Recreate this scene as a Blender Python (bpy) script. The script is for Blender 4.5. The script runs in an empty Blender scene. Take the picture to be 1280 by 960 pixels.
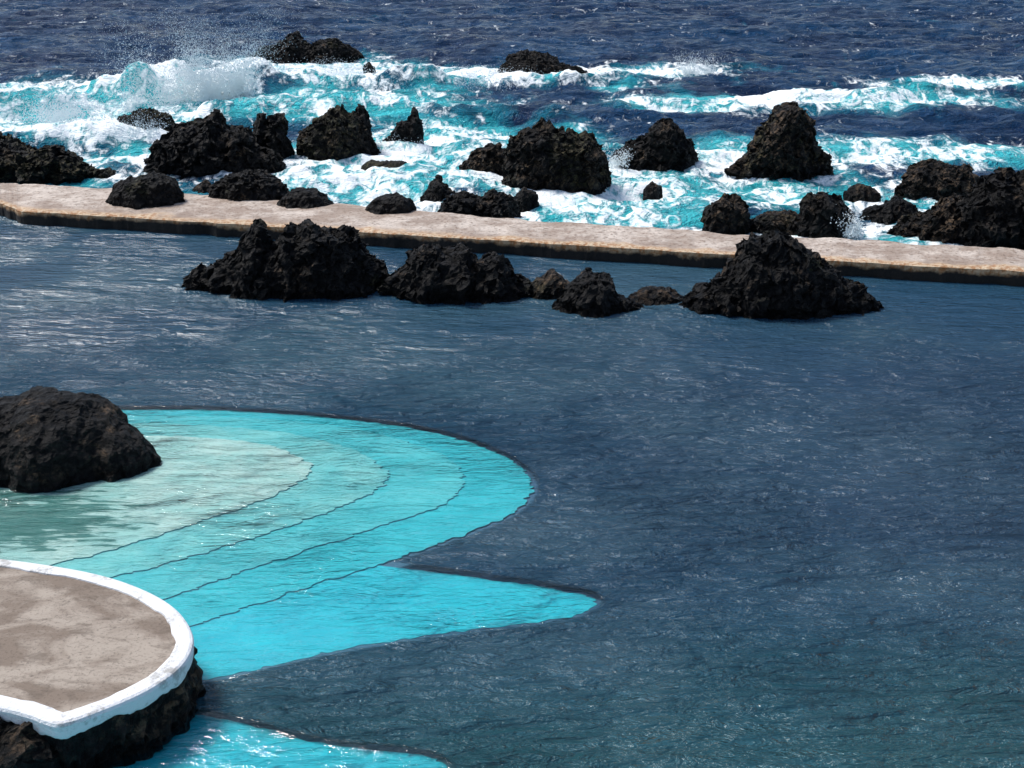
import bpy, math, random, bmesh, mathutils
import numpy as np
random.seed(4); rng=np.random.default_rng(7)
sc=bpy.context.scene
# ---------------------------------------------------------------- survey
H=12.0; PITCH=math.radians(20.0); F=1280*50/36.0
sp,cp=math.sin(PITCH),math.cos(PITCH)
def gp(u,v,z=0.0):
    x=(u-640)/F; y=(v-480)/F
    t=(H-z)/(sp+y*cp)
    return (x*t, t*(cp-y*sp), z)
def at_depth(u,v,Y):
    x=(u-640)/F; y=(v-480)/F
    t=Y/(cp-y*sp)
    return (x*t, Y, H-t*(sp+y*cp))
# ---------------------------------------------------------------- noise
def _h(ix,iy,iz,seed):
    n=(ix.astype(np.int64)*374761393+iy.astype(np.int64)*668265263+iz.astype(np.int64)*2147483647+seed*974634777)&0xffffffff
    n=((n^(n>>13))*1274126177)&0xffffffff
    n=((n^(n>>16))*2246822519)&0xffffffff
    n=n^(n>>15)
    return n/4294967295.0
def vn(x,y,z=None,seed=0):
    x=np.asarray(x,float);y=np.asarray(y,float)
    z=np.zeros_like(x) if z is None else np.asarray(z,float)
    ix,iy,iz=np.floor(x),np.floor(y),np.floor(z)
    fx,fy,fz=x-ix,y-iy,z-iz
    q=lambda f:f*f*f*(f*(f*6-15)+10)
    fx,fy,fz=q(fx),q(fy),q(fz)
    r=0
    for a in (0,1):
        for b in (0,1):
            for c in (0,1):
                w=(fx if a else 1-fx)*(fy if b else 1-fy)*(fz if c else 1-fz)
                r=r+w*_h(ix+a,iy+b,iz+c,seed)
    return r*2-1
def fbm(x,y,z=None,oct=4,seed=0,gain=.5):
    r=0;a=1;f=1;s=0
    for i in range(oct):
        r=r+a*vn(x*f,y*f,None if z is None else z*f,seed+i*13);s+=a;a*=gain;f*=2.03
    return r/s
def ridged(x,y,z,oct=4,seed=0):
    r=0;a=1;f=1;s=0
    for i in range(oct):
        r=r+a*(1-2*np.abs(vn(x*f,y*f,z*f,seed+i*17)));s+=a;a*=.6;f*=2.1
    return r/s-.3
# ---------------------------------------------------------------- node helpers
class NT:
    def __init__(s,name):
        s.m=bpy.data.materials.new(name); s.m.use_nodes=True
        s.t=s.m.node_tree; s.t.nodes.clear()
        s.out=s.t.nodes.new('ShaderNodeOutputMaterial')
    def n(s,ty,**k):
        nd=s.t.nodes.new('ShaderNode'+ty)
        for a,b in k.items():
            if a=='ins':
                for i,v in b.items():
                    if hasattr(v,'is_output'): s.t.links.new(v,nd.inputs[i])
                    else: nd.inputs[i].default_value=v
            else: setattr(nd,a,b)
        return nd
    def math(s,op,a,b=0.0,clamp=False):
        return s.n('Math',operation=op,use_clamp=clamp,ins={0:a,1:b}).outputs[0]
    def mix(s,f,a,b,mode='MIX'):
        nd=s.n('MixRGB',blend_type=mode,ins={0:f,1:a,2:b}); return nd.outputs[0]
    def noise(s,scale,detail=4,rough=.55,vec=None,dist=0):
        i={'Scale':scale,'Detail':detail,'Roughness':rough,'Distortion':dist}
        if vec is not None: i['Vector']=vec
        return s.n('TexNoise',ins=i).outputs['Fac']
    def ramp(s,f,lo,hi):
        return s.n('MapRange',interpolation_type='SMOOTHSTEP',ins={0:f,1:lo,2:hi,3:0.0,4:1.0}).outputs[0]
    def pos(s): return s.n('NewGeometry').outputs['Position']
    def mapv(s,v,scale,rot=(0,0,0)):
        return s.n('Mapping',ins={'Vector':v,'Scale':scale,'Rotation':rot}).outputs[0]
    def done(s,sh): s.t.links.new(sh,s.out.inputs[0]); return s.m
def C(r,g,b): return (r,g,b,1)
def bsdf(t,**k): return t.n('BsdfPrincipled',ins=k).outputs[0]
# ---------------------------------------------------------------- materials
def rock_mat(name,brown=.4,olive=0.1):
    t=NT(name); p=t.pos(); g=t.n('NewGeometry')
    nz=t.n('SeparateXYZ',ins={0:g.outputs['Normal']}).outputs[2]
    z=t.n('SeparateXYZ',ins={0:p}).outputs[2]
    n1=t.noise(1.1,5,.65,p); n2=t.noise(5,6,.75,p); n3=t.noise(.6,3,.5,p)
    col=t.mix(t.ramp(n2,.46,.64),C(.002,.002,.003),C(.028,.025,.023))
    f=t.math('MULTIPLY',t.ramp(n1,.62-brown*.3,.74-brown*.25),t.ramp(nz,-.2,.6))
    col=t.mix(t.math('MULTIPLY',f,.9),col,t.mix(t.ramp(n2,.44,.62),C(.006,.005,.004),C(.20,.13,.078)))
    f2=t.math('MULTIPLY',t.ramp(n3,.6-olive*.4,.7-olive*.2),t.ramp(nz,.0,.6))
    col=t.mix(t.math('MULTIPLY',f2,.6),col,t.mix(t.ramp(n2,.42,.6),C(.006,.007,.004),C(.09,.09,.032)))
    wet=t.ramp(z,.35,.1)
    col=t.mix(wet,col,t.mix(.7,col,C(.003,.003,.004)))
    v=t.n('TexVoronoi',feature='F1',ins={'Vector':p,'Scale':5.0}).outputs['Distance']
    h=t.math('ADD',t.math('MULTIPLY',n2,1.0),t.math('MULTIPLY',v,.7))
    b=t.n('Bump',ins={'Strength':1.0,'Distance':.36,'Height':h}).outputs[0]
    ro=t.math('SUBTRACT',.62,t.math('MULTIPLY',wet,.3))
    return t.done(bsdf(t,**{'Base Color':col,'Roughness':ro,'Normal':b,'Specular IOR Level':.25}))
M_black=rock_mat('basalt_black',.24,.0)
M_brown=rock_mat('basalt_brown',.75,.15)
M_olive=rock_mat('basalt_olive',.55,.55)
def deep_colour(t,p,k=1.0):
    n=t.noise(.12,3,.55,t.mapv(p,(1,1.6,1)))
    col=t.mix(t.ramp(n,.35,.65),C(.017*k,.062*k,.110*k),C(.036*k,.094*k,.138*k))
    s=t.n('SeparateXYZ',ins={0:p}).outputs
    mid=t.math('MULTIPLY',t.ramp(s[0],-4,8),t.math('MULTIPLY',t.ramp(s[1],20,26),t.ramp(s[1],42,32)))
    col=t.mix(t.math('MULTIPLY',mid,.5),col,C(.030*k,.056*k,.104*k))
    near=t.ramp(t.math('ADD',s[1],t.math('MULTIPLY',n,7)),26,19)
    return t.mix(near,col,C(.022*k,.092*k,.112*k))
def pool_mat():
    t=NT('pool_water'); p=t.pos()
    a=t.noise(1.0,4,.60,t.mapv(p,(1.3,3.6,1),(0,0,.30)),.9)
    b=t.noise(1.0,3,.6,t.mapv(p,(5,9,1),(0,0,-.3)),.5)
    d=t.noise(1.0,2,.5,t.mapv(p,(.45,1.2,1),(0,0,-.12)),.5)
    c=t.noise(.22,2,.5,p)
    op=t.n('SeparateColor',ins={0:t.n('Attribute',attribute_name='depth').outputs['Color']}).outputs[0]
    op=t.ramp(t.math('ADD',op,t.math('MULTIPLY',t.math('SUBTRACT',a,.5),.5)),.1,.9)
    h=t.math('ADD',a,t.math('MULTIPLY',b,.26)); h=t.math('ADD',h,t.math('MULTIPLY',d,1.7))
    y=t.n('SeparateXYZ',ins={0:p}).outputs[1]
    st=t.math('ADD',.62,t.math('MULTIPLY',t.ramp(c,.35,.65),.38))
    st=t.math('MULTIPLY',st,t.math('ADD',.38,t.math('MULTIPLY',op,.62)))
    st=t.math('MULTIPLY',st,t.math('SUBTRACT',1.0,t.math('MULTIPLY',t.ramp(y,28,42),.45)))
    bp=t.n('Bump',ins={'Strength':st,'Distance':.58,'Height':h}).outputs[0]
    fr=t.n('Fresnel',ins={'IOR':1.36,'Normal':bp}).outputs[0]
    gl=t.n('BsdfGlossy',ins={'Roughness':.07,'Normal':bp,'Color':C(1,1,1)}).outputs[0]
    tr=t.n('BsdfTransparent',ins={'Color':C(.94,.99,1)}).outputs[0]
    df=t.n('BsdfDiffuse',ins={'Color':deep_colour(t,p),'Normal':bp}).outputs[0]
    sh=t.math('ADD',.06,t.math('MULTIPLY',op,.94))
    body=t.n('MixShader',ins={0:sh,1:tr,2:df}).outputs[0]
    return t.done(t.n('MixShader',ins={0:fr,1:body,2:gl}).outputs[0])
def ocean_mat():
    t=NT('ocean_water'); p=t.pos()
    at=t.n('Attribute',attribute_name='sea'); s=t.n('SeparateColor',ins={0:at.outputs['Color']})
    tq,fo=s.outputs[0],s.outputs[1]
    n1=t.noise(1,6,.62,t.mapv(p,(.38,.20,.6)),1.3)
    n2=t.noise(1,5,.66,t.mapv(p,(1.5,.75,1.2)),1.6)
    n3=t.noise(1,5,.6,t.mapv(p,(.12,.08,.3)),.4)
    n5=t.noise(1,5,.6,t.mapv(p,(.3,.16,.3)),.8)
    tv=t.math('ADD',tq,t.math('MULTIPLY',t.math('SUBTRACT',n5,.5),1.7))
    col=t.mix(t.ramp(n3,.35,.65),C(.002,.022,.074),C(.003,.048,.13))
    col=t.mix(t.ramp(tv,.2,.6),col,C(.006,.19,.28))
    col=t.mix(t.ramp(tv,.5,.9),col,C(.05,.58,.64))
    nn=t.math('ADD',t.math('MULTIPLY',n1,.55),t.math('MULTIPLY',n2,.45))
    fv=t.math('ADD',fo,t.math('MULTIPLY',t.math('SUBTRACT',nn,.5),5.2))
    fm=t.ramp(fv,.40,1.02)
    cap=t.math('MULTIPLY',t.ramp(t.noise(1,4,.6,t.mapv(p,(.5,.35,1)),.5),.69,.74),.85)
    fm=t.math('MAXIMUM',fm,cap)
    col=t.mix(fm,col,C(.93,.97,.97))
    a=t.noise(1,5,.7,t.mapv(p,(.5,.95,1)),.8)
    b=t.noise(1,3,.6,t.mapv(p,(3.5,5,1)))
    h=t.math('ADD',a,t.math('MULTIPLY',b,.15))
    h=t.math('ADD',h,t.math('MULTIPLY',fm,.12))
    bst=t.math('SUBTRACT',1.0,t.math('MULTIPLY',fm,.6))
    bp=t.n('Bump',ins={'Strength':bst,'Distance':1.4,'Height':h}).outputs[0]
    ro=t.math('ADD',.15,t.math('MULTIPLY',fm,.7))
    return t.done(bsdf(t,**{'Base Color':col,'Roughness':ro,'Normal':bp,'IOR':1.30}))
def painted(name,c,c2,boulder_reflection=None,riser=None):
    t=NT(name); p=t.pos(); nz=t.n('SeparateXYZ',ins={0:t.n('NewGeometry').outputs['True Normal']}).outputs[2]
    n=t.noise(1.0,5,.65,p); n2=t.noise(9,4,.65,p)
    col=t.mix(t.ramp(n,.35,.65),C(*c),C(*c2))
    col=t.mix(t.math('MULTIPLY',t.ramp(n2,.45,.7),.3),col,C(c[0]*.5,c[1]*.65,c[2]*.7))
    if boulder_reflection:  # boulder's dark rippled reflection, painted into the step colour
        cx,cy,rx,ry=boulder_reflection
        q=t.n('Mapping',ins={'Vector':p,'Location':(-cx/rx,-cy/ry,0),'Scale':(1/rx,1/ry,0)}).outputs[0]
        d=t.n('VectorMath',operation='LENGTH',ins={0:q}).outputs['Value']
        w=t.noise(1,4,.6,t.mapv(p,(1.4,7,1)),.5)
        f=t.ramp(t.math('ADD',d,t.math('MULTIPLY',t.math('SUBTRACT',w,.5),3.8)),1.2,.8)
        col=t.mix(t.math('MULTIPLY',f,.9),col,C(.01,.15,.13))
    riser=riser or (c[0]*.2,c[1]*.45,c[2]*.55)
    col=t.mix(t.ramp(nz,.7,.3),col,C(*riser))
    return t.done(bsdf(t,**{'Base Color':col,'Roughness':.7}))
def floor_mat(name='seabed'):
    t=NT(name); p=t.pos()
    return t.done(bsdf(t,**{'Base Color':deep_colour(t,p,1.8),'Roughness':.9}))
def wall_mat():
    t=NT('weathered_concrete'); p=t.pos(); s=t.n('SeparateXYZ',ins={0:p}).outputs[2]
    nz=t.n('SeparateXYZ',ins={0:t.n('NewGeometry').outputs['True Normal']}).outputs[2]
    n=t.noise(.9,7,.7,p); n2=t.noise(6,5,.7,p); n4=t.noise(.35,4,.6,p)
    at=t.n('SeparateColor',ins={0:t.n('Attribute',attribute_name='edge').outputs['Color']}).outputs[0]
    top=t.mix(t.ramp(n,.38,.62),C(.33,.255,.205),C(.60,.52,.45))
    top=t.mix(t.math('MULTIPLY',t.ramp(n4,.48,.62),.6),top,C(.30,.225,.175))
    top=t.mix(t.math('MULTIPLY',t.ramp(n2,.50,.64),.75),top,C(.14,.09,.06))
    e=t.ramp(t.math('ADD',at,t.math('MULTIPLY',t.math('SUBTRACT',n,.5),1.8)),.4,.9)
    top=t.mix(t.math('MULTIPLY',e,.85),top,t.mix(t.ramp(n2,.4,.6),C(.34,.15,.045),C(.66,.52,.35)))
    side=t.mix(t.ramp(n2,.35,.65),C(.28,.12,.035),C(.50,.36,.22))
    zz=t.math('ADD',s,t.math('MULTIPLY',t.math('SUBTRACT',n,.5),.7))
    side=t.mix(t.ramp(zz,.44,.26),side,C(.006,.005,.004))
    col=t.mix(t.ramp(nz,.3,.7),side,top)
    b=t.n('Bump',ins={'Strength':.8,'Distance':.08,'Height':n2}).outputs[0]
    return t.done(bsdf(t,**{'Base Color':col,'Roughness':.85,'Normal':b}))
def plat_mat():
    t=NT('platform_concrete'); p=t.pos()
    n=t.noise(.8,6,.62,t.mapv(p,(1,1.5,1)),.7); n2=t.noise(20,4,.7,p); n3=t.noise(2.6,5,.65,t.mapv(p,(1,1.8,1)),.6)
    col=t.mix(t.ramp(n,.40,.62),C(.20,.155,.12),C(.37,.315,.26))
    col=t.mix(t.math('MULTIPLY',t.ramp(n3,.50,.68),.6),col,C(.12,.092,.07))
    col=t.mix(t.math('MULTIPLY',t.ramp(n2,.52,.66),.5),col,C(.08,.062,.048))
    b=t.n('Bump',ins={'Strength':.6,'Distance':.02,'Height':n2}).outputs[0]
    return t.done(bsdf(t,**{'Base Color':col,'Roughness':.9,'Normal':b}))
def white_mat():
    t=NT('white_paint'); p=t.pos()
    n=t.noise(2.5,7,.75,p); n2=t.noise(20,4,.6,p)
    col=t.mix(t.ramp(n,.50,.66),C(.78,.79,.80),C(.42,.41,.39))
    b=t.n('Bump',ins={'Strength':.7,'Distance':.04,'Height':n2}).outputs[0]
    return t.done(bsdf(t,**{'Base Color':col,'Roughness':.7,'Normal':b}))
t=NT('sea_spray'); M_spray=t.done(bsdf(t,**{'Base Color':C(.9,.95,.95),'Roughness':.6}))
# ---------------------------------------------------------------- mesh helpers
def mesh(name,verts,faces,mat,smooth=False,parent=None):
    me=bpy.data.meshes.new(name); me.from_pydata([tuple(map(float,v)) for v in verts],[],faces); me.update()
    if smooth: me.polygons.foreach_set('use_smooth',[True]*len(me.polygons))
    o=bpy.data.objects.new(name,me); sc.collection.objects.link(o)
    if mat: me.materials.append(mat)
    if parent: o.parent=parent
    return o
def gridfaces(nr,ncol,closed=False):
    i=np.arange(nr-1)[:,None]; j=np.arange(ncol-(0 if closed else 1))[None,:]
    j2=(j+1)%ncol
    a=(i*ncol+j).ravel();b=(i*ncol+j2).ravel();c=((i+1)*ncol+j2).ravel();d=((i+1)*ncol+j).ravel()
    return np.stack([a,b,c,d],1).tolist()
def spline(pts,seg=12,closed=False):
    P=[np.array(p,float) for p in pts]; n=len(P); out=[]
    rngi=range(n if closed else n-1)
    for i in rngi:
        g=(lambda k:P[k%n]) if closed else (lambda k:P[min(max(k,0),n-1)])
        p0,p1,p2,p3=g(i-1),g(i),g(i+1),g(i+2)
        for s in range(seg):
            q=s/seg
            out.append(.5*((2*p1)+(-p0+p2)*q+(2*p0-5*p1+4*p2-p3)*q*q+(-p0+3*p1-3*p2+p3)*q**3))
    if not closed: out.append(P[-1])
    return out
rock_xy=[]
def rock(name,prof,base,ratio=.8,mat=None,z0=0.0,rough=1.0,seed=0,box=.64,crag=.7):
    us=[p[0] for p in prof]; uc=(us[0]+us[-1])/2
    X0,Y0,_=gp(uc,base,z0)
    W=(us[-1]-us[0])/F*Y0/cp
    d=W*.5*ratio; Yr=Y0+d*.85
    pr=[at_depth(u,v,Yr) for u,v in prof]
    xs=np.array([q[0] for q in pr]); hs=np.maximum(np.array([q[2] for q in pr])-z0,0.02)
    N=int(min(max(W/.035,44),280)); M=int(min(max(d*3/.045,44),150))
    lo,hi=xs[0],xs[-1]; s=np.linspace(-1,1,N); s=np.sin(s*math.pi/2)*.5+s*.5
    x=(lo+hi)/2+s*(hi-lo)/2
    h=np.interp(x,xs,hs)
    size=max(hs.max(),W*.35)
    h=h*(1+crag*.16*ridged(x*1.7,x*0+seed,x*0,oct=4,seed=seed+3))
    e=np.clip(1-np.abs(s)**10,0,1)**.5
    dd=d*(np.clip(1-np.abs(s)**2.5,0,1)**.5)*(.5+.5*h/hs.max())
    th=np.linspace(0,math.pi,M)
    X=np.repeat(x[:,None],M,1); ct=np.cos(th)[None,:]; sn=np.sin(th)[None,:]
    sub=.5
    Yc=Yr+.22*d*fbm(x/size*2,x*0+seed*3.1,oct=3,seed=seed)[:,None]
    Y=Yc-np.sign(ct)*np.abs(ct)**.85*dd[:,None]
    sh=np.abs(sn)**box
    Z=z0-sub*e[:,None]+(h+sub)[:,None]*e[:,None]*sh
    Z=np.where(e[:,None]<=0.001,z0-sub,Z)
    fx=1.0/size
    k=rough*size
    A0=X.copy();B0=Y.copy();C0=Z.copy()
    g1=ridged(A0*1.25,B0*1.25,C0*.5,oct=5,seed=seed+71)
    Z=Z+crag*g1*.28*np.clip((Z-z0)/size,0,1)*min(size,2.0)
    def vec(fr,amp,sd,fn=fbm):
        return [amp*fn(A0*fr+sd*.7,B0*fr,C0*fr,oct=3,seed=sd+q*31+seed*7) for q in range(3)]
    rf=lambda *A,oct,seed:ridged(*A,oct=4,seed=seed)
    a=vec(fx*2.2,.16*k,1); b=vec(fx*6,.09*k,2,rf); c=vec(4.5,.13*min(1.3,size)*rough,3,rf); c2=vec(2.2,.24*min(1.3,size)*rough,5,rf)
    X=X+a[0]+b[0]+c[0]+c2[0]; Y=Y+a[1]+b[1]+c[1]+c2[1]
    Z=Z+(a[2]*.5+b[2]*.6+c[2]*.9+c2[2]*.8)*np.clip((Z-z0+.3)/.5,.0,1)-.03*size
    V=np.stack([X.ravel(),Y.ravel(),Z.ravel()],1)
    o=mesh(name,V,gridfaces(N,M),mat or M_black)
    rock_xy.append(((lo+hi)/2,Yr,W*.5,d))
    return o
# ---------------------------------------------------------------- rocks
R=[
# far
('sea_rock',[(306,70),(318,64),(330,56),(342,62),(356,50),(368,40),(380,52),(392,58),(404,50),(418,49),(432,55),(452,70)],76,.6,M_black,0,.7),
('sea_rock',[(454,84),(461,76),(470,86)],90,1,M_black,0,.6),
('sea_rock',[(622,84),(636,72),(658,64),(682,68),(704,79),(735,92)],95,.7,M_black,0,.7),
# middle
('shore_rock',[(-60,165),(-10,165),(15,178),(40,188),(62,182),(84,196),(104,208),(130,212),(146,224)],230,.5,M_olive,0,.9),
('shore_rock',[(138,166),(150,144),(178,137),(206,144),(224,160)],172,.8,M_olive,0,.7),
('shore_rock',[(172,208),(190,184),(212,167),(236,150),(262,142),(276,158),(298,162),(322,182),(342,195),(360,216)],226,.6,M_black,0,1.0),
('shore_rock',[(304,178),(318,150),(336,142),(354,146),(362,175)],206,.8,M_black,0,.9),
('shore_rock',[(364,194),(376,165),(400,145),(422,138),(440,143),(456,160),(474,190)],204,.8,M_olive,0,.7),
('shore_rock',[(440,178),(446,138),(452,131),(462,152),(472,182)],196,1,M_black,0,.6),
('shore_rock',[(470,190),(486,168),(504,146),(518,139),(528,144),(530,176)],192,.8,M_black,0,.6),
('shore_rock',[(444,210),(464,201),(506,201),(522,212)],223,.7,M_olive,0,.3),
('shore_rock',[(238,238),(256,224),(272,238)],243,.8,M_brown,0,.6),
('shore_rock',[(526,250),(538,228),(548,220),(558,234),(572,250)],251,.9,M_black,0,.8),
('shore_rock',[(546,264),(560,246),(582,244),(600,252),(612,241),(632,245),(648,264)],271,.7,M_black,0,1.0),
('shore_rock',[(637,250),(654,235),(668,240),(674,252)],255,.8,M_black,0,.7),
('shore_rock',[(573,218),(588,192),(604,184),(622,180),(642,200)],223,.8,M_brown,0,.8),
('shore_rock',[(626,206),(640,176),(660,158),(690,157),(716,165),(740,171),(756,192),(764,230)],240,.6,M_olive,0,.8),
('shore_rock',[(756,208),(770,190),(790,180),(810,171),(832,153),(848,160),(862,178),(874,198)],210,.6,M_black,0,.9),
('shore_rock',[(804,236),(815,226),(828,234)],239,.8,M_brown,0,.6),
('shore_rock',[(910,208),(926,196),(942,180),(950,160),(970,147),(982,133),(994,126),(1006,144),(1016,156),(1018,182),(1034,192),(1042,210)],218,.55,M_brown,0,.8),
('shore_rock',[(876,282),(884,258),(904,247),(926,250),(938,272)],290,.8,M_brown,0,.8),
('shore_rock',[(932,280),(958,265),(990,263),(1012,276)],289,.7,M_brown,0,.8),
('shore_rock',[(998,284),(1006,250),(1030,241),(1054,252),(1068,282)],297,.8,M_black,0,.9),
('shore_rock',[(1056,238),(1076,228),(1102,242)],247,.8,M_brown,0,.7),
('shore_rock',[(1074,270),(1094,256),(1126,248),(1144,258),(1150,274)],279,.7,M_black,0,.9),
('shore_rock',[(1122,230),(1144,210),(1170,203),(1206,209),(1232,232)],244,.7,M_brown,0,.7),
('shore_rock',[(1106,292),(1130,276),(1160,266),(1190,251),(1214,252),(1240,258),(1300,290)],303,.5,M_brown,0,.9),
('shore_rock',[(1192,290),(1206,258),(1232,224),(1254,214),(1284,216),(1330,222),(1370,260)],310,.6,M_black,0,.9),
# pool rocks
('pool_rock',[(225,350),(232,334),(248,330),(258,338),(274,326),(292,314),(306,288),(322,286),(334,300),(350,298),(362,280),(372,290),(384,278),(398,284),(410,282),(428,284),(440,290),(452,306),(468,318),(482,338),(496,352)],373,.42,M_black,0,.75),
('pool_rock',[(472,354),(500,340),(510,320),(524,314),(540,308),(556,316),(576,308),(592,326),(612,316),(628,323),(640,338),(662,350),(690,366)],378,.4,M_black,0,.75),
('pool_rock',[(650,364),(672,346),(690,341),(708,350),(730,368)],374,.7,M_brown,0,.7),
('pool_rock',[(694,376),(712,354),(736,342),(756,346),(772,366),(786,373),(804,388)],394,.7,M_black,0,.8),
('pool_rock',[(780,376),(806,360),(838,361),(858,376)],381,.7,M_brown,0,.7),
('pool_rock',[(850,382),(866,362),(880,352),(898,342),(916,332),(926,316),(938,302),(950,300),(962,292),(982,298),(996,310),(1006,316),(1024,328),(1036,334),(1048,350),(1078,355),(1100,384)],398,.5,M_black,0,.75),
]
for i,(n,pf,b,ra,m,z0,ro) in enumerate(R):
    rock(n,pf,b,ra,m,z0,ro,seed=i*5+1)
rock('basalt_boulder',[(-110,575),(-60,530),(-10,506),(30,495),(60,495),(100,502),(140,522),(170,541),(190,558),(206,592)],609,.62,M_black,0,.26,seed=171,crag=.15,box=.62)
# ---------------------------------------------------------------- pool wall walkway
WZ=.5
front=[(-420,205),(-150,236),(0,252),(28,263),(200,273),(440,288),(670,302),(900,316),(1100,328),(1280,338),(1700,362)]
back=[(-420,185),(-150,214),(0,228),(28,230),(200,238),(440,257),(670,276),(900,291),(1100,302),(1280,312),(1700,334)]
def dens(pts,z,seg):
    w=[gp(u,v,z)[:2] for u,v in pts]; out=[]
    for a,b in zip(w[:-1],w[1:]):
        for k in range(seg): q=k/seg; out.append((a[0]+(b[0]-a[0])*q,a[1]+(b[1]-a[1])*q))
    out.append(w[-1]); return np.array(out)
fr=dens(front,WZ,60); bk=dens(back,WZ,60)
n=len(fr); mid=(fr+bk)/2
rows=[];ed=[]
nx,ny=fr[:,0],fr[:,1]
jf=.10*fbm(nx*1.5,ny*1.5,oct=4,seed=3); jb=.28*fbm(nx*.8,ny*1.2,oct=4,seed=9)
jz=.06*fbm(nx*1.2,ny,oct=4,seed=5)
def row(base,dy,z,e=0): ed.append(np.full(n,float(e))); return np.stack([base[:,0],base[:,1]+dy,z+0*base[:,0]],1)
rows.append(row(fr,jf*2.2,-2.0)); rows.append(row(fr,jf*2.0,-.05)); rows.append(row(fr,jf*1.6-.02,.2)); rows.append(row(fr,jf-.05,.36)); rows.append(row(fr,jf-.04,.47+jz*.3,1)); rows.append(row(fr,jf+.05,.5+jz*.5,1))
for q in np.linspace(.08,.94,10):
    m_=fr*(1-q)+bk*q; rows.append(row(m_,0,.5+jz*.6+.03*fbm(m_[:,0]*1.3,m_[:,1]*1.3,oct=4,seed=8),max(0,1-q*3)))
rows.append(row(bk,jb,.5+jz)); rows.append(row(bk,jb+.12,.35+jz)); rows.append(row(bk,jb+.2,-2))
wo=mesh('pool_wall_walkway',np.concatenate(rows),gridfaces(len(rows),n),wall_mat(),smooth=False)
e_=np.concatenate(ed); ca=wo.data.color_attributes.new('edge','FLOAT_COLOR','POINT')
ca.data.foreach_set('color',np.stack([e_,e_,e_,e_*0+1],1).astype(np.float32).ravel())
for i,(pf,b,ro) in enumerate([([(132,250),(148,226),(180,218),(214,221),(228,244)],259,.5),([(262,238),(280,221),(310,212),(340,222),(364,244)],250,.8),([(346,252),(364,238),(394,236),(418,254)],260,.6),([(456,262),(470,246),(496,242),(514,249),(520,262)],267,.5)]):
    rock('wall_rock',pf,b,.75,M_black,WZ,ro,seed=200+i*3,crag=.5)
midx=lambda X:np.interp(X,mid[:,0],mid[:,1])
# ---------------------------------------------------------------- submerged painted terraces
outlines=[]
def terrace(name,open_pts,close_pts,z,mat,sd,parent,shore=False):
    o=np.array(spline([gp(u,v,z)[:2] for u,v in open_pts],16))
    seg=np.hypot(*np.diff(o,axis=0).T); L=np.concatenate([[0],np.cumsum(seg)])
    k=np.arange(0,L[-1],.035); x=np.interp(k,L,o[:,0]); y=np.interp(k,L,o[:,1])
    if shore:
        sh=np.array([0,-.16])
        outlines.append((np.array(list(zip(x,y))[::4])+sh,np.array(list(zip(x,y))[::4]+[gp(u,v,z)[:2] for u,v in close_pts])+sh))
    x=x+.07*vn(y*8,x*1.2,seed=sd)+.06*vn(y*20,x*3,seed=sd+5); y=y+.04*vn(x*6,y*5,seed=sd+1)
    loop=list(zip(x,y))+[gp(u,v,z)[:2] for u,v in close_pts]
    m=len(loop)
    v=[(a,b,z) for a,b in loop]+[(a,b,-.8) for a,b in loop]
    f=[list(range(m))]+[[i,i+m,(i+1)%m+m,(i+1)%m] for i in range(m)]
    ob=mesh(name,v,f,mat,parent=parent)
    bm=bmesh.new();bm.from_mesh(ob.data);bmesh.ops.recalc_face_normals(bm,faces=bm.faces);bm.to_mesh(ob.data);bm.free()
    if ob.data.polygons[0].normal.z<0: ob.data.flip_normals()
    return ob
steps=bpy.data.objects.new('submerged_pool_steps',None); sc.collection.objects.link(steps)
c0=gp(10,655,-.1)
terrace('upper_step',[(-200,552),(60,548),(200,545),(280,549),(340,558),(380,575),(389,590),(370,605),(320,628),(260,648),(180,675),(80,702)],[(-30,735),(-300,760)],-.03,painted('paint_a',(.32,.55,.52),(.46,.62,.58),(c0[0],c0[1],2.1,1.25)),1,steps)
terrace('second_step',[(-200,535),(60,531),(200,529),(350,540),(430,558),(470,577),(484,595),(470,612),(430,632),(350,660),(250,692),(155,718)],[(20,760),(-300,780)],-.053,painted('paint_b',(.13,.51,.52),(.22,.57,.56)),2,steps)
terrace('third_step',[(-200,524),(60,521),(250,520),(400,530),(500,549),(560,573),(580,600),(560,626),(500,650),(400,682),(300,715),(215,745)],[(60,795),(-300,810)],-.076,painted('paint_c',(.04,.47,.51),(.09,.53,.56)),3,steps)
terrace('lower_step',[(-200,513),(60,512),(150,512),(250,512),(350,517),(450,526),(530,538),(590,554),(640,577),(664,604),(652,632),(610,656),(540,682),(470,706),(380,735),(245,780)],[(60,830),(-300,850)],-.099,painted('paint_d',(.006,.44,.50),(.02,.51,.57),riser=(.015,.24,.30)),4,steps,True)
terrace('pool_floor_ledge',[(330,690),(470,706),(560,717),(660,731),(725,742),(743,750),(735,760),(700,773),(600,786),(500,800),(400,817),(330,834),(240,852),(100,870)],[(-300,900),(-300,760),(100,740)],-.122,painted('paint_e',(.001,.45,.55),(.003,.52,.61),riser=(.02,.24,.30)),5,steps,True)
terrace('near_floor_ledge',[(60,876),(150,880),(243,892),(300,904),(380,924),(440,934),(510,941),(545,950),(560,975),(570,1100)],[(300,1180),(-500,1180),(-400,930)],-.118,painted('paint_f',(.001,.42,.51),(.003,.49,.58),riser=(.02,.24,.30)),6,steps,True)
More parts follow.
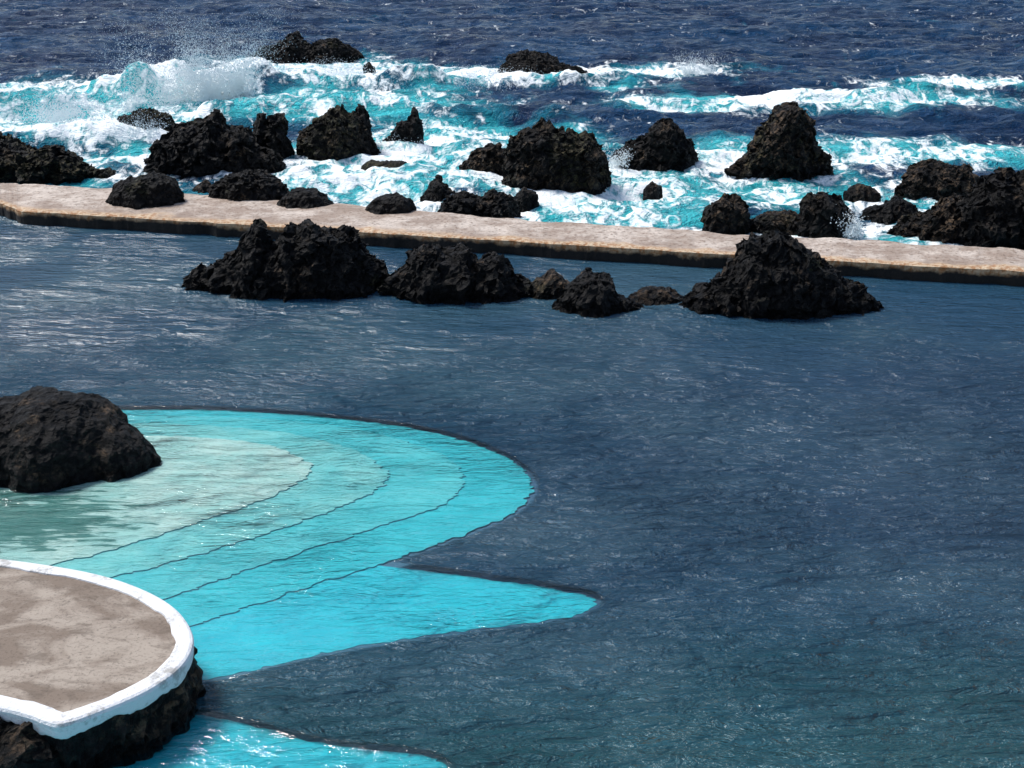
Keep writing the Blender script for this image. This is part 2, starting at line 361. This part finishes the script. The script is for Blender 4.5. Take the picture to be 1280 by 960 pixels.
# ---------------------------------------------------------------- water sheets
FZ=-.13
gx=np.concatenate([np.linspace(mid[0,0],-17,20)[:-1],np.arange(-17,4,.08),np.linspace(4.1,mid[-1,0],30)])
ty=np.concatenate([[-30,-10,0],np.arange(8,36,.08),np.linspace(36.5,100,40)])
PX,TY=np.meshgrid(gx,ty)
PY=np.where(TY<=36,TY,36+(TY-36)/64*(midx(PX)-36))
dep=np.full_like(PX,1.0)
sel=(PX>-18)&(PX<5)&(TY<36.2)&(TY>6)
qx,qy=PX[sel],PY[sel]
dmin=np.full(qx.shape,1e9); inside=np.zeros(qx.shape,bool)
for line,poly in outlines:
    for a in line:
        dmin=np.minimum(dmin,(qx-a[0])**2+(qy-a[1])**2)
    c=np.zeros(qx.shape,bool)
    for (x1,y1),(x2,y2) in zip(poly,np.roll(poly,-1,0)):
        if y1==y2: continue
        hit=((y1>qy)!=(y2>qy))&(qx<(x2-x1)*(qy-y1)/(y2-y1)+x1); c^=hit
    inside|=c
dm=np.sqrt(dmin)
q=np.clip((dm-.07)/.16,-.6,1)
dep[sel]=np.where(inside,-.6,q)
pw=mesh('pool_water',np.stack([PX.ravel(),PY.ravel(),0*PX.ravel()],1),gridfaces(len(ty),len(gx)),pool_mat())
ca=pw.data.color_attributes.new('depth','FLOAT_COLOR','POINT')
dr=dep.ravel(); ca.data.foreach_set('color',np.stack([dr,dr,dr,dr*0+1],1).astype(np.float32).ravel())
if pw.data.polygons[0].normal.z<0: pw.data.flip_normals()
pv=[(x,y,FZ) for x,y in mid[::6]]+[(mid[-1,0],-30,FZ),(mid[0,0],-30,FZ)]
mesh('pool_floor',pv,[list(range(len(pv)))[::-1]],floor_mat('pool_floor'))
mesh('seabed',[(-6000,-3000,-2.3),(6000,-3000,-2.3),(6000,9000,-2.3),(-6000,9000,-2.3)],[[0,1,2,3]],floor_mat())
# ocean
rr=[0];st=.22
while rr[-1]<8500:
    rr.append(rr[-1]+st)
    if rr[-1]>95: st*=1.035
rr=np.array(rr); NS=560
s=np.linspace(-1,1,NS); s=.75*s+.25*s**3
RR,S=np.meshgrid(rr,s,indexing='ij')
X=S*(42+RR*.85); Y=midx(np.clip(X,mid[0,0],mid[-1,0]))+RR
near=np.clip((RR-2.2)/4,0,1)
far=np.exp(-np.maximum(RR-300,0)/300)
tq=np.zeros_like(X); fo=np.zeros_like(X)
def blob(u,v,ru,rv,a,b):
    x0,y0,_=gp(u,v); x1=gp(u+ru,v)[0]-x0
    ya=gp(u,v-rv)[1]; yb=gp(u,v+rv)[1]
    ryp=ya-y0; rym=y0-yb
    dy=np.where(Y>y0,(Y-y0)/ryp,(Y-y0)/rym)
    w=np.exp(-(((X-x0)/x1)**2+dy**2)**1.5)
    global tq,fo
    tq=np.maximum(tq,a*w); fo=np.maximum(fo,b*w)
B=[(120,135,240,38,1,.72),(-100,140,200,36,1,.70),(120,168,200,14,1,1.1),(60,150,160,12,1,.95),(250,110,90,30,1,1.2),(420,92,150,20,1,1.1),(620,94,260,14,1,1.25),(830,92,90,10,.8,1.1),
(60,105,140,13,1,1.0),(60,165,150,22,1,.80),(420,130,220,28,1,.68),(560,165,120,30,1,.58),(820,130,110,12,.8,.75),(1050,130,240,13,.85,.95),(1220,105,130,9,.75,.95),
(780,110,60,10,.6,.5),(1130,190,260,20,.95,.64),(900,190,140,20,.95,.58),(560,215,240,36,1,.62),(430,235,160,25,1,.78),(760,255,200,30,1,.76),(850,225,120,26,1,.66),
(1000,235,200,30,1,.66),(1200,250,150,25,.9,.64),(1000,300,250,14,.9,.8),(160,190,120,18,1,.74),(330,195,60,20,1,.66),(300,72,120,7,.5,.5),(700,170,80,18,.9,.55),(470,180,160,25,1,.66)]
for b in B: blob(*b)
big=fbm(X*.06+3,Y*.09,oct=3,seed=44)
tq=np.clip(tq+.25*big*(tq>.05),0,1)
for (x0,y0,w,d) in rock_xy:
    if y0<48: continue
    q=np.sqrt(((X-x0)/(w+.7))**2+((Y-y0)/(d+1.4))**2)
    g=np.exp(-np.maximum(q-.9,0)**2*6); fo=np.maximum(fo,.80*g*np.clip(tq*1.6+.2,0,1)); tq=np.maximum(tq,.6*g)
Z=near*far*(.34*fbm(X*.09+.03*Y,Y*.16,oct=2,seed=11)*1.4+.32*(ridged(X*.22,Y*.42,X*0,oct=3,seed=12)+.3)+.14*fbm(X*.9,Y*1.3,oct=4,seed=15))
Z+=near*.40*fo*fbm(X*.6,Y*.8,oct=5,seed=21)
def crest(u0,v0,u1,v1,h,wd):
    global Z
    a=np.array(gp(u0,v0)[:2]);b=np.array(gp(u1,v1)[:2]);L=b-a;l2=L@L
    q=np.clip(((X-a[0])*L[0]+(Y-a[1])*L[1])/l2,0,1)
    dx=X-(a[0]+q*L[0]);dy=Y-(a[1]+q*L[1])+1.2*fbm(X*.15,X*0,oct=3,seed=33)
    w=np.where(dy<0,wd*.55,wd*1.5)
    Z+=h*np.exp(-(dx/wd/1.5)**2-(dy/w)**2)*(1+.6*fbm(X*.6,Y*.6,oct=5,seed=31))
crest(-80,142,150,128,1.0,2.0); crest(190,124,310,106,1.1,1.9); crest(330,102,520,104,.5,1.5); crest(520,103,860,102,.45,1.6)
crest(1000,128,1300,115,.5,1.6); crest(540,138,760,143,.6,1.6); crest(300,142,480,134,.6,1.2); crest(-50,180,140,172,.6,1.2)
Z=Z-.12
V=np.stack([X.ravel(),Y.ravel(),Z.ravel()],1)
oc=mesh('ocean_water',V,gridfaces(len(rr),NS),ocean_mat(),smooth=True)
ca=oc.data.color_attributes.new('sea','FLOAT_COLOR','POINT')
arr=np.stack([tq.ravel(),fo.ravel(),0*tq.ravel(),1+0*tq.ravel()],1).astype(np.float32)
ca.data.foreach_set('color',arr.ravel())
if oc.data.polygons[0].normal.z<0: oc.data.flip_normals()
# spray
pts=[]
def plume(u,v,n,w,h,seed):
    x0,y0,_=gp(u,v); r=np.random.default_rng(seed)
    jets=[(r.normal(0,.5)*w,r.uniform(.4,1.0)*h,r.uniform(.12,.4)*w,r.normal(0,.35)) for _ in range(9)]
    for _ in range(n):
        jx,jh,jw,lean=jets[r.integers(0,9)]
        k=r.random()**1.6
        z=jh*k*1.25; sprd=jw*(.35+1.0*k)
        x=x0+jx+lean*z+r.normal(0,sprd); y=y0+r.normal(0,w*.35)
        pts.append((x,y,z+r.normal(0,.08)+.1,r.uniform(.01,.045)*(1.25-.7*k)))
plume(258,128,18000,2.4,4.0,1); plume(205,134,7000,2.2,2.4,2); plume(300,124,8000,1.3,3.4,9); plume(90,150,6000,4,1.4,3); plume(875,96,2500,1.0,1.2,4); plume(1066,296,1200,.5,.7,5); plume(500,190,1200,1.0,.7,6); plume(782,208,1000,.6,.6,7); plume(590,103,4000,5,.8,8); plume(180,172,2500,1.2,1.0,11); plume(400,100,3000,3,.9,12)
vs=[];fs=[]
for x,y,z,r in pts:
    k=len(vs); vs+=[(x+r,y,z-r*.5),(x-r*.5,y+r,z-r*.5),(x-r*.5,y-r,z-r*.5),(x,y,z+r)]
    fs+=[(k,k+2,k+1),(k,k+1,k+3),(k+1,k+2,k+3),(k+2,k,k+3)]
mesh('sea_spray',vs,fs,M_spray)
# ---------------------------------------------------------------- round platform
PZ=.92
pl=[(-160,690),(-60,691),(0,697),(60,705),(115,715),(160,728),(200,746),(226,766),(240,790),(239,812),(222,836),(188,860),(150,878),(112,893),(88,901),(70,904),(52,899),(36,893),(0,884),(-80,872),(-200,850),(-280,790),(-250,720)]
out=np.array(spline([gp(u,v,PZ)[:2] for u,v in pl],10,closed=True)); m=len(out)
tan=np.roll(out,-1,0)-np.roll(out,1,0); tan/=np.linalg.norm(tan,axis=1)[:,None]
cen=out.mean(0); nrm=np.stack([tan[:,1],-tan[:,0]],1)
if np.mean(((out-cen)*nrm).sum(1))<0: nrm=-nrm
ns=nrm.copy()
for _ in range(40): ns=(np.roll(ns,1,0)+np.roll(ns,-1,0)+ns)/3
ns/=np.linalg.norm(ns,axis=1)[:,None]
def ring(off,z):
    q=out+(nrm if off>-.06 else ns)*off; return np.stack([q[:,0],q[:,1],z+0*q[:,0]],1)
pf=bpy.data.objects.new('round_platform',None); sc.collection.objects.link(pf)
a_=out[:,0]*3;b_=out[:,1]*3
wob=.04*fbm(a_,b_,oct=3,seed=2)
rg=[ring(-.02,.68),ring(0.0,.72)]
rg[0][:,2]+=wob*3; rg[1][:,2]+=wob*2
rg+= [ring(.01,.86),ring(-.01,.90),ring(-.05,.92),ring(-.24,.92)]
r6=ring(-.27,.91); r6[:,:2]+=nrm*wob[:,None]; rg.append(r6); r7=ring(-.28,.86); r7[:,:2]+=nrm*wob[:,None]; rg.append(r7)
mesh('white_rim',np.concatenate(rg),gridfaces(len(rg),m,True),white_mat(),smooth=False,parent=pf)
mesh('deck',ring(-.055,.888),[list(range(m))],plat_mat(),parent=pf)
K=30; sk=[]
for k in range(K):
    q=k/(K-1); z=.74-q*1.9
    rrg=ring(-.04+.05*q,z)
    nn=.15*(ridged(rrg[:,0]*1.4,rrg[:,1]*1.4,rrg[:,2]*1.8,oct=4,seed=5)+.3)+.12*(ridged(rrg[:,0]*5,rrg[:,1]*5,rrg[:,2]*5,oct=3,seed=6)+.3)
    rrg[:,:2]+=nrm*((nn-.05)*min(1,q*5+.1))[:,None]; sk.append(rrg)
mesh('basalt_base',np.concatenate(sk),gridfaces(K,m,True),M_brown,parent=pf)
rock('foundation_rock',[(-160,900),(-60,892),(0,896),(40,896),(76,912),(108,938),(118,958)],985,.5,M_brown,0,.7,seed=77,crag=.6)
# ---------------------------------------------------------------- light, sky, camera
EL=math.radians(58); AZ=math.radians(-60)
sd=(math.sin(AZ)*math.cos(EL),math.cos(AZ)*math.cos(EL),math.sin(EL))
L=bpy.data.lights.new('sun','SUN'); L.energy=3.5; L.angle=math.radians(14); L.color=(1,.97,.92)
lo=bpy.data.objects.new('sun',L); sc.collection.objects.link(lo)
lo.rotation_euler=mathutils.Vector(sd).to_track_quat('Z','Y').to_euler()
w=bpy.data.worlds.new('World'); sc.world=w; w.use_nodes=True
nt=w.node_tree; sk=nt.nodes.new('ShaderNodeTexSky'); sk.sky_type='NISHITA'; sk.sun_disc=False
sk.sun_elevation=EL; sk.sun_rotation=AZ; sk.dust_density=2.0
bg=nt.nodes['Background']; bg.inputs[1].default_value=.15; nt.links.new(sk.outputs[0],bg.inputs[0])
cam=bpy.data.cameras.new('camera'); cam.lens=50; cam.sensor_width=36; cam.clip_end=20000
co=bpy.data.objects.new('camera',cam); sc.collection.objects.link(co); co.location=(0,0,H)
co.rotation_euler=(math.radians(70),0,0); sc.camera=co
sc.view_settings.view_transform='Standard'; sc.view_settings.look='None'; sc.view_settings.exposure=0
